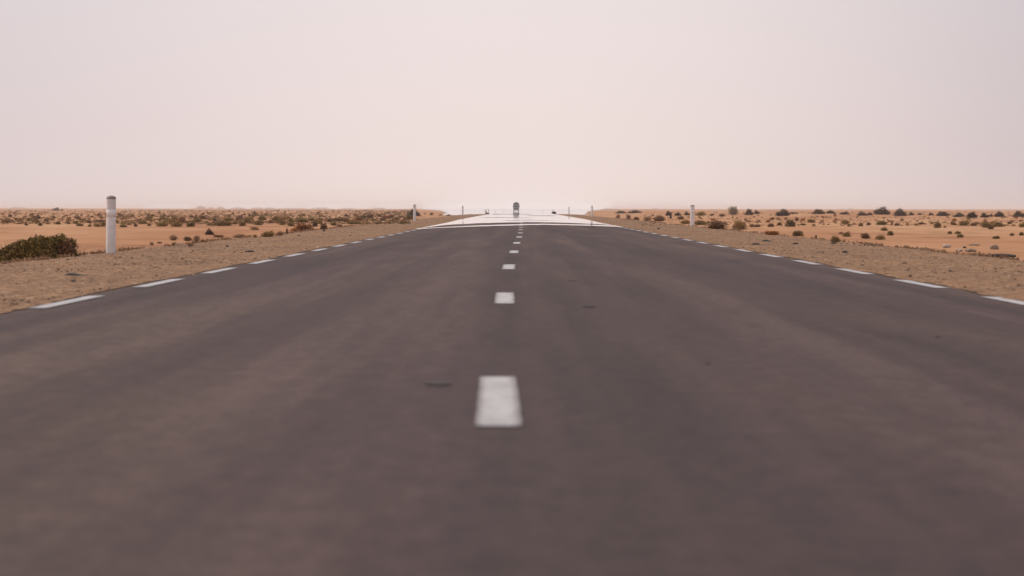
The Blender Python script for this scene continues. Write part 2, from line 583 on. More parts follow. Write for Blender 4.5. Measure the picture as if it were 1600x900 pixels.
# ------------------------------------------------------------------ mirage (mirror-like layer of hot air lying on road and pan)
def mat_mirage():
    m, t, b = new_mat('hot_air_mirror')
    t.nodes.remove(b)
    g = N('ShaderNodeBsdfGlossy', t)
    g.inputs['Color'].default_value = (0.99, 0.985, 0.985, 1)
    g.inputs['Roughness'].default_value = 0.02
    out = t.nodes['Material Output']
    t.links.new(g.outputs[0], out.inputs['Surface'])
    return m
M['mirage'] = mat_mirage()
def mirage():
    v = []; f = []
    def patch(y0, y1, xl, xr, zf, n=24, m=1):
        """lens-shaped: tapered at both ends"""
        base = len(v)
        for i in range(n + 1):
            y = y0 * (y1 / y0) ** (i / n)
            l, r = xl(y, i / n), xr(y, i / n)
            v.append((l, y, zf(y))); v.append((r, y, zf(y)))
        for i in range(n):
            a = base + 2 * i
            f.append((a, a + 1, a + 3, a + 2))
    zr = lambda y: zroad(y) + 0.014
    # columns across the road, each with its own near and far limit -> irregular streaks
    def bands(xs, lims, zf):
        """lims: function x -> list of (y0, y1)"""
        for a, b in zip(xs, xs[1:]):
            la, lb = lims(a), lims(b)
            for (p0, p1), (q0, q1) in zip(la, lb):
                if p1 - p0 < 0.05 and q1 - q0 < 0.05: continue
                n = max(1, int((p1 - p0) / 8))
                for k in range(n):
                    s0 = k / n; s1 = (k + 1) / n
                    zc = lambda x, y: (surf(x, y) + .004) * (1 - sstep(158, 200, y)) + zf(y) * sstep(158, 200, y)
                    ya, yb = p0 + (p1 - p0) * s0, q0 + (q1 - q0) * s0
                    yc, yd = q0 + (q1 - q0) * s1, p0 + (p1 - p0) * s1
                    i = len(v)
                    v.extend([(a, ya, zc(a, ya)), (b, yb, zc(b, yb)), (b, yc, zc(b, yc)), (a, yd, zc(a, yd))])
                    f.append((i, i + 1, i + 2, i + 3))
    xs = [AL + 0.0 + (AR - AL) * i / 48 for i in range(49)]
    def lims(x):
        u = (x - AL) / (AR - AL)
        def ip(T):
            for (p, q), (p2, q2) in zip(T, T[1:]):
                if u <= p2: return q + (q2 - q) * max(0, u - p) / (p2 - p)
            return T[-1][1]
        j1 = 1.6 * nz2(x, 11, .4, 8.0) + .8 * nz2(x, 4, .16, 2.0); j2 = 2.2 * nz2(x, 3, .5, 2.0); j3 = 2.4 * nz2(x, 7, .45, 3.0)
        near = ip([(0, 111), (.1, 116), (.25, 122), (.5, 130), (.6, 134), (.8, 131), (1, 126)]) + j1
        g0 = ip([(0, 115), (.1, 121), (.25, 129), (.5, 139), (.6, 142.5), (.8, 140), (1, 137)]) + j1 * .6 + j2 * .5
        g1 = ip([(0, 115), (.06, 137), (.25, 150), (.5, 158), (.6, 159), (.85, 152), (.97, 144), (1, 137)]) + j3
        g1 = max(g1, g0)
        L = [(near, g0), (max(g1, g0 + .02), 0)]
        # thin asphalt streaks inside the bright part
        def gap(yc, hw, u0, u1, s):
            k = sstep(u0, u0 + .12, u) * (1 - sstep(u1 - .12, u1, u))
            h = hw * k * (0.65 + 0.7 * abs(nz2(x, s, .7, s)))
            return yc - h + 4 * nz2(x, s, 2.5, 2 * s), yc + h + 4 * nz2(x, s, 2.5, 2 * s)
        segs = [near, g0, g1]
        for yc, hw, u0, u1, s in ((178, 2.0, .30, .75, 1.5), (200, 2.2, .42, .66, 2.5), (236, 4.6, .05, .62, 3.5), (294, 10, .50, .95, 4.5), (372, 14, .0, .7, 5.5)):
            a, b_ = gap(yc, hw, u0, u1, s)
            segs += [a, b_]
        segs.append(700)
        return [(segs[i], max(segs[i], segs[i + 1])) for i in range(0, len(segs) - 1, 2)]
    bands(xs, lims, zr)
    # the pan beyond the rise
    ys = grow(610, 9800, 12, 1.05)
    base = len(v)
    nx = 16
    for y in ys:
        l = -0.0235 * y - 1.6 * nz2(0, y, 60, 3) - 0.007 * y * sstep(850, 4000, y)
        r = 0.0205 * y + 1.6 * nz2(7, y, 50, 6) + 0.0075 * y * sstep(850, 4000, y)
        for i in range(nx + 1):
            v.append((l + (r - l) * i / nx, y, DES + 0.028 if y < 800 else DES + 0.065))
    for j in range(len(ys) - 1):
        for i in range(nx):
            a = base + j * (nx + 1) + i
            f.append((a, a + 1, a + nx + 2, a + nx + 1))
    # slivers far out on the left plain
    for (p0, p1, d0) in ((345, 470, 4600), (478, 575, 4300), (585, 640, 4800), (225, 300, 5200)):
        i = len(v)
        x0, x1 = (p0 - 813) / F, (p1 - 813) / F
        d1 = 9800
        for x, d in ((x0, d0), (x1, d0), (x1, d1), (x0, d1)):
            v.append((x * d, d, DES + 0.16))
        f.append((i, i + 1, i + 2, i + 3))
    o = mesh_obj('mirage', v, f, M['mirage'])
    tag(o, 'bright shimmering mirage of sky lying across the far end of the road', 'mirage', kind='stuff')
mirage()

# ------------------------------------------------------------------ distant low hills, faded by the dust
def hill(px0, px1, top, D, seed, jag=0.4):
    x0, x1 = (px0 - 813) / F * D, (px1 - 813) / F * D
    H = (326.0 - top) * D / F + 0.6
    n = 26; m = 8
    depth = (x1 - x0) * 0.6
    v = []; f = []
    for i in range(n + 1):
        u = i / n
        e = (math.sin(math.pi * u)) ** 0.45
        hh = H * e * (1 - jag / 2 + jag * nz2(u * 7, 0, 1, seed))
        for j in range(m + 1):
            s = j / m
            z = DES - 0.3 + (hh + 0.3) * max(0, math.sin(math.pi * s)) ** 0.5
            v.append((x0 + (x1 - x0) * u, D + depth * (s - .5), z))
    for i in range(n):
        for j in range(m):
            a = i * (m + 1) + j
            f.append((a, a + m + 1, a + m + 2, a + 1))
    struct('', mesh_obj('distant_hill', v, f, M['hill'], smooth=True))
for a in ((12, 42, 324.2, 6200, 1), (306, 322, 322.6, 6500, 2, .1), (325, 334, 324, 6500, 3), (338, 352, 323.6, 6800, 4), (360, 384, 324.1, 6600, 21, .2),
          (392, 412, 323.6, 6500, 5), (413, 430, 324, 6500, 6), (486, 515, 323.6, 6400, 7), (430, 480, 324.9, 6900, 8, .2), (530, 556, 324.8, 6600, 9),
          (580, 604, 324.6, 6500, 10), (938, 965, 324.4, 3300, 11), (1018, 1030, 324.8, 6000, 12), (1312, 1320, 325.3, 6000, 13), (1322, 1334, 324.8, 6000, 14), (1424, 1434, 325.6, 6000, 15), (1512, 1530, 325.8, 6000, 16), (1552, 1580, 325.6, 6000, 17)):
    hill(*a)

# ------------------------------------------------------------------ marker posts
def lathe(prof, n=28):
    v = []; f = []
    for r, z in prof:
        for i in range(n):
            a = 2 * math.pi * i / n
            v.append((r * math.cos(a), r * math.sin(a), z))
    for j in range(len(prof) - 1):
        for i in range(n):
            a = j * n + i; b = j * n + (i + 1) % n
            f.append((a, b, b + n, a + n))
    return v, f
def make_post():
    t = empty('marker_post')
    v, f = lathe([(0.0, -.15), (.094, -.15), (.093, 0.0), (.090, .10), (.0895, .66), (.0885, .664)])
    mesh_obj('post_body', v, f, M['post'], t, True)
    v, f = lathe([(.0885, .664), (.0905, .665), (.0905, .798), (.0885, .80)])
    mesh_obj('reflector_band', v, f, M['band'], t, True)
    v, f = lathe([(.0885, .80), (.0885, 1.00)])
    mesh_obj('post_top', v, f, M['post'], t, True)
    v, f = lathe([(.0895, 1.00), (.0900, 1.012), (.086, 1.03), (.072, 1.048), (.045, 1.06), (.015, 1.066), (0.0, 1.067)])
    mesh_obj('cap', v, f, M['cap'], t, True)
    return t
def copy_tree(o, parent=None):
    c = o.copy(); col.objects.link(c); c.parent = parent
    for ch in list(o.children):
        copy_tree(ch, c)
    return c
POSTS = [(173, 60.3, 'largest white marker post with grey cap and reflective band beside the green bush', 0.6),
         (648, 213, 'white marker post in front of the dark domed bush left of the road', -.8),
         (723, 368, 'slim far white marker post at the left road edge beyond the dark domed bush', 0),
         (758.8, 640, 'left one of two tiny white marker posts close together left of the truck', 0),
         (763.2, 660, 'right one of two tiny white marker posts close together left of the truck', 0),
         (774, 850, 'faint hazy marker post between the pair of posts and the truck', 0),
         (787, 1180, 'faintest tiny marker post just left of the distant truck', 0),
         (1082, 160, 'white marker post right of the road beside the red brown shrub', .5),
         (925, 318, 'slim white marker post at the right road edge near the pale mound', 0),
         (889, 473, 'thin far marker post right of the road next to the black rock', 0),
         (864, 700, 'tiny far post behind the black rock at the tip of the right shoulder', 0),
         (848, 1050, 'faint hazy marker post right of the distant truck', 0)]
proto = make_post()
for i, (px, D, lab, tilt) in enumerate(POSTS):
    o = proto if i == 0 else copy_tree(proto)
    o.location = at_dist(px, D)
    o.rotation_euler = (R(tilt * .3), R(tilt), R(37 * i))
    if px == 1082: o.scale = (1.14, 1.14, 1)
    tag(o, lab, 'marker post', 'marker posts along the road edges')

# ------------------------------------------------------------------ distant truck
def box(v, f, x0, x1, y0, y1, z0, z1, bev=0.0):
    i = len(v)
    b = bev
    v.extend([(x0 + b, y0, z0), (x1 - b, y0, z0), (x1, y1, z0), (x0, y1, z0), (x0 + b, y0, z1 - b), (x1 - b, y0, z1 - b), (x1, y1, z1), (x0, y1, z1)])
    f.extend([(i, i + 3, i + 2, i + 1), (i + 4, i + 5, i + 6, i + 7), (i, i + 1, i + 5, i + 4), (i + 1, i + 2, i + 6, i + 5), (i + 2, i + 3, i + 7, i + 6), (i + 3, i, i + 4, i + 7)])
def part(name, mat, parent, boxes, bev=0.0):
    v = []; f = []
    for b in boxes: box(v, f, *b, bev)
    return mesh_obj(name, v, f, mat, parent)
def truck():
    p = at_dist(806.5, 1300)
    t = empty('truck', (p.x, p.y, p.z))
    tag(t, 'distant oncoming truck with dark arched top floating in the mirage', 'truck')
    grey = plain('truck_grey_paint', (0.17, 0.16, 0.16), 0.5, var=.05)
    dark = plain('truck_dark_canvas', (0.035, 0.033, 0.035), 0.8, var=.2)
    glass = plain('truck_glass', (0.03, 0.033, 0.038), 0.15, var=.05)
    chrome = plain('truck_chrome', (0.5, 0.5, 0.5), 0.3, 0.8, var=.05)
    cab = part('cab', grey, t, [(-1.13, 1.13, 0, 1.9, .65, 2.75)], .05)
    part('windscreen', glass, cab, [(-1.0, 1.0, -.03, .02, 1.72, 2.42)])
    part('grille', dark, cab, [(-.95, .95, -.04, .02, .92, 1.50)])
    for s in (-1, 1):
        part('headlight', chrome, cab, [(s * .98 - .13, s * .98 + .13, -.13, -.06, .56, .76)])
        part('mirror', dark, cab, [(s * 1.28 - .10, s * 1.28 + .10, .05, .15, 1.7, 2.35)])
    part('bumper', grey, t, [(-1.18, 1.18, -.12, .25, .35, .60)], .03)
    part('cargo_bed', grey, t, [(-1.2, 1.2, 2.15, 9.0, .95, 2.3)])
    # arched canvas over the load
    v = []; f = []; n = 14
    for y in (2.1, 9.05):
        for i in range(n + 1):
            a = math.pi * i / n
            v.append((-1.22 * math.cos(a), y, 2.75 + 1.0 * math.sin(a) ** .8))
        v.append((1.2, y, 2.3)); v.append((-1.2, y, 2.3))
    k = n + 3
    for i in range(k):
        j = (i + 1) % k
        f.append((i, j, j + k, i + k))
    f.append(tuple(range(k))[::-1]); f.append(tuple(range(k, 2 * k)))
    mesh_obj('canvas_cover', v, f, dark, t)
    tyre = M['rubber']
    for y in (.95, 6.3, 7.6):
        for s in (-1, 1):
            pv, pf = lathe([(0, -.15), (.5, -.15), (.52, -.1), (.52, .1), (.5, .15), (0, .15)], 20)
            pv = [(s * 1.0 + z, y + x, .52 + yy) for x, yy, z in pv]
            wv = mesh_obj('wheel', pv, pf, tyre, t, False)
            hv, hf = lathe([(0, -.16), (.22, -.16), (.22, .16), (0, .16)], 14)
            hv = [(s * 1.0 + z * 1.02, y + x, .52 + yy) for x, yy, z in hv]
            mesh_obj('rim', hv, hf, chrome, wv)
truck()

# ------------------------------------------------------------------ shrubs
def leaf_quad(v, f, p, s, rnd, up=0.3, asp=2.0):
    d = Vector((rnd.gauss(0, 1), rnd.gauss(0, 1), rnd.gauss(up, 1))).normalized()
    q = d.cross(Vector((rnd.gauss(0, 1), rnd.gauss(0, 1), rnd.gauss(0, 1)))).normalized()
    a = d * s * asp * .5; b = q * s * .5
    i = len(v)
    v.extend([tuple(p - a), tuple(p + b), tuple(p + a), tuple(p - b)])
    f.append((i, i + 1, i + 2, i + 3))

def lobes_shrub(lobes, n, leaf, seed, up=.3, asp=2.0, hollow=.55, stray=.08):
    """unit shrub: lobes (x, y, z, rx, ry, rz); z>0 only"""
    rnd = random.Random(seed)
    v = []; f = []
    vols = [l[3] * l[4] * l[5] for l in lobes]
    tot = sum(vols)
    for l, vo in zip(lobes, vols):
        c = Vector(l[:3])
        k = int(n * vo / tot)
        for _ in range(k):
            for _try in range(20):
                d = Vector((rnd.gauss(0, 1), rnd.gauss(0, 1), rnd.gauss(0, 1))).normalized()
                r = hollow + (1 - hollow) * rnd.random() ** .6
                r *= 1 + 0.30 * noise.noise(d * 2.6 + Vector((seed, seed * .3, 1)))  + 0.22 * noise.noise(d * 7 + Vector((seed, 4, 1)))
                if rnd.random() < stray: r *= 1.12
                p = c + Vector((d.x * l[3], d.y * l[4], d.z * l[5])) * r
                if p.z > 0: break
            else:
                continue
            leaf_quad(v, f, p, leaf * rnd.uniform(.6, 1.4), rnd, up, asp)
    return v, f

def stems(n, w, h, seed, thick=.012, spread=1.0, bend=.25):
    """thin tapering branches from the root"""
    rnd = random.Random(seed)
    v = []; f = []
    for _ in range(n):
        a = rnd.uniform(0, 2 * math.pi)
        rr = rnd.random() ** .6 * spread
        tip = Vector((math.cos(a) * rr * w / 2, math.sin(a) * rr * w / 2, h * rnd.uniform(.55, 1.0) * math.sqrt(max(.15, 1 - rr * rr * .75))))
        root = Vector((math.cos(a) * w * .05 * rnd.random(), math.sin(a) * w * .05, -0.02))
        mid = root.lerp(tip, .5) + Vector((rnd.gauss(0, 1), rnd.gauss(0, 1), rnd.gauss(.3, 1))) * bend * .2 * w
        prev = root
        t = thick
        side = (tip - root).cross(Vector((rnd.gauss(0, 1), rnd.gauss(0, 1), rnd.gauss(0, .3)))).normalized()
        s2 = (tip - root).cross(side).normalized()
        i = len(v)
        for k, pt in enumerate((root, mid, tip)):
            tt = t * (1, .7, .25)[k]
            for j in range(3):
                an = j * 2.094
                v.append(tuple(pt + side * tt * math.cos(an) + s2 * tt * math.sin(an)))
        for k in range(2):
            for j in range(3):
                a0 = i + k * 3 + j; a1 = i + k * 3 + (j + 1) % 3
                f.append((a0, a1, a1 + 3, a0 + 3))
    return v, f

def rand_lobes(seed, k, flat=1.0, core=.5):
    rnd = random.Random(seed)
    if flat < .99:      # heap with a broad foot
        L = [(0, 0, .12, .40, .40, .30), (rnd.uniform(-.1, .1), rnd.uniform(-.1, .1), .42, .19, .19, .36)]
        for _ in range(k):
            a = rnd.uniform(0, 6.283); r = rnd.uniform(.12, .42)
            L.append((math.cos(a) * r, math.sin(a) * r, .62 * (1 - r / .5) * rnd.uniform(.6, 1.2) + .06, .12, .12, .16))
        return L
    L = [(0, 0, .22, core * .8, core * .8, .5 * flat)]
    for _ in range(k):
        a = rnd.uniform(0, 6.283); r = rnd.uniform(.12, .32)
        s = rnd.uniform(.14, .26)
        L.append((math.cos(a) * r, math.sin(a) * r, rnd.uniform(.15, .62) * flat, s, s, s * 1.3))
    return L

def mesh_from(name, vf, mat):
    me = bpy.data.meshes.new(name)
    me.from_pydata(vf[0], [], vf[1]); me.update()
    me.materials.append(mat)
    return me

KINDS = {}
def kind(key, leafmat, n_leaf, leaf, n_stem, variants, lobes_k=6, flat=1.0, hollow=.45, up=.3, asp=2.0, core=.5, stem_t=.010, stem_m='bark'):
    out = []
    for i in range(variants):
        s = sum(map(ord, key)) + 17 * i
        fm = mesh_from('foliage', lobes_shrub(rand_lobes(s, lobes_k, flat, core), n_leaf, leaf, s, up, asp, hollow), M[leafmat])
        sm = mesh_from('branches', stems(n_stem, .9, .85, s + 3, stem_t), M[stem_m])
        # one-mesh version for copies a few pixels wide
        v, f = lobes_shrub(rand_lobes(s + 5, lobes_k, flat, core), max(160, n_leaf // 4), leaf * 1.5, s + 9, up, asp, hollow)
        cm = mesh_from('shrub', (v, f), M[leafmat])
        out.append((fm, sm, cm))
    KINDS[key] = out
kind('green', 'lf_green', 1500, .045, 40, 3)
kind('olive', 'lf_olive', 1400, .045, 50, 4, hollow=.35)
kind('brown', 'lf_brown', 1200, .045, 90, 4, hollow=.3, core=.45)
kind('dark', 'lf_dark', 1700, .045, 60, 5, lobes_k=9, flat=.7)
kind('grey', 'lf_grey', 900, .035, 160, 2, hollow=.2, up=1.2, asp=4)
kind('orange', 'lf_orange', 1300, .04, 70, 2, hollow=.3, up=.8, asp=4)
kind('pale', 'lf_pale', 800, .035, 90, 3, hollow=.3, up=.8, asp=3.5)

SG = 'scattered desert shrubs'
count_ind = [0]
occupied = []
M['oil'].node_tree.nodes['Principled BSDF'].inputs['Specular IOR Level'].default_value = 0.12
def shrub(px, ybase, wpx, hpx, key, label=None, D=None, zone=None, parts=None):
    rnd = random.Random(int(px * 7 + ybase * 13))
    p = at_dist(px, D) if D else hit(px, ybase)
    sx = wpx * p.y / F; sz = hpx * p.y / F
    if D:   # the base may be hidden behind the crest: keep the top where it is seen
        r = ray(px, ybase - hpx)
        sz = max(.2 * sx, CAMZ + r.z * p.y - p.z)
    sz *= 1.12; sx *= 1.08
    if px > 1000 and ybase > 341 and wpx < 22: sz *= 1.12; sx *= 1.2
    if key == 'dark': sz *= 1.18; sx *= 1.08
    fm, sm, cm = KINDS[key][rnd.randrange(len(KINDS[key]))]
    if parts is None: parts = wpx >= 7
    if parts:
        o = empty('shrub', p, rnd.uniform(0, 6.28))
        for nm, me in (('foliage', fm), ('branches', sm)):
            c = bpy.data.objects.new(nm, me); col.objects.link(c); c.parent = o
    else:
        o = bpy.data.objects.new('shrub', cm); col.objects.link(o)
        o.location = p; o.rotation_euler = (0, 0, rnd.uniform(0, 6.28))
    o.scale = (sx, sx, sz)
    o.location.z -= 0.02 * sz
    side = 'left' if px < 813 else 'right'
    if label is None:
        if zone is None:
            zone = ('far ' if ybase < 345 else '') + side
        COL = dict(green='green', olive='olive', brown='brown', dark='dark', grey='grey', orange='rust coloured', pale='straw pale')[key]
        if ybase < 345:
            label = 'tiny %s shrub among the many dotting the far %s plain' % (COL, side)
        elif ybase < 358:
            label = 'small %s shrub in the scrub belt across the %s sand' % (COL, side)
        else:
            label = 'small %s shrub on bare sand close to the %s shoulder' % (COL, side)
        tag(o, label, 'shrub', 'shrubs like this: ' + label)
    else:
        tag(o, label, 'shrub', SG)
    count_ind[0] += 1
    occupied.append((px, ybase, wpx))
    return o

# -- the big green bush at the left edge: its own shape, higher on the right, trailing off to the left
def big_bush():
    D = 56.0
    p = at_dist(44, D)
    t = empty('bush', p)
    tag(t, 'large dense green bush at the left edge of the photo behind the gravel shoulder', 'bush')
    s = D / F
    L = []
    def lb(px, top, r, depth=0.25):
        x = (px - 44) * s
        ztop = CAMZ + ray(px, top).z * D - p.z
        rr = r * s
        L.append((x, depth * random.uniform(-.6, .6), ztop - rr * .75, rr, rr * 1.1, rr * .85))
        L.append((x + random.uniform(-.05, .05), depth * random.uniform(-1, 1), (ztop - rr) * .45, rr * 1.05, rr * 1.3, (ztop) * .5))
    random.seed(11)
    for px, top, r in ((-52, 402, 14), (-30, 396, 16), (-8, 393, 18), (10, 388, 17), (26, 381, 17), (38, 376, 16), (50, 374, 16), (64, 370, 17), (80, 371, 17), (94, 369, 16), (106, 375, 13)):
        lb(px, top, r)
    v, f = lobes_shrub(L, 26000, .022, 5, up=.5, asp=2.4, hollow=.5, stray=.12)
    # a few spikes that stick out
    rnd = random.Random(3)
    for px, top in ((97, 364.5), (66, 368.5), (112, 373), (36, 374), (117, 374), (88, 367), (20, 380)):
        x = (px - 44) * s; zt = CAMZ + ray(px, top).z * D - p.z
        for k in range(60):
            q = Vector((x + rnd.gauss(0, .014) , rnd.gauss(0, .03), zt - abs(rnd.gauss(0, .045))))
            leaf_quad(v, f, q, .013, rnd, 1.0, 2.4)
    mesh_obj('foliage', v, f, M['lf_green'], t)
    sv = []; sf = []
    for i, (x, dp) in enumerate(((-.75, .1), (-.3, 0), (.1, .1), (.45, 0), (.65, .05))):
        a, b = stems(60, .8, .46, 40 + i, .006)
        k = len(sv)
        sv += [(q[0] + x, q[1] + dp, q[2]) for q in a]
        sf += [tuple(j + k for j in q) for q in b]
    mesh_obj('branches', sv, sf, M['bark'], t)
    # dry reddish twigs on the shaded right flank
    v2, f2 = lobes_shrub([(.66, -.1, .20, .17, .22, .22), (.45, -.2, .12, .22, .1, .14)], 2200, .018, 9, up=.6, asp=3, hollow=.5)
    mesh_obj('dry_twigs', v2, f2, M['lf_brown'], t)
big_bush()

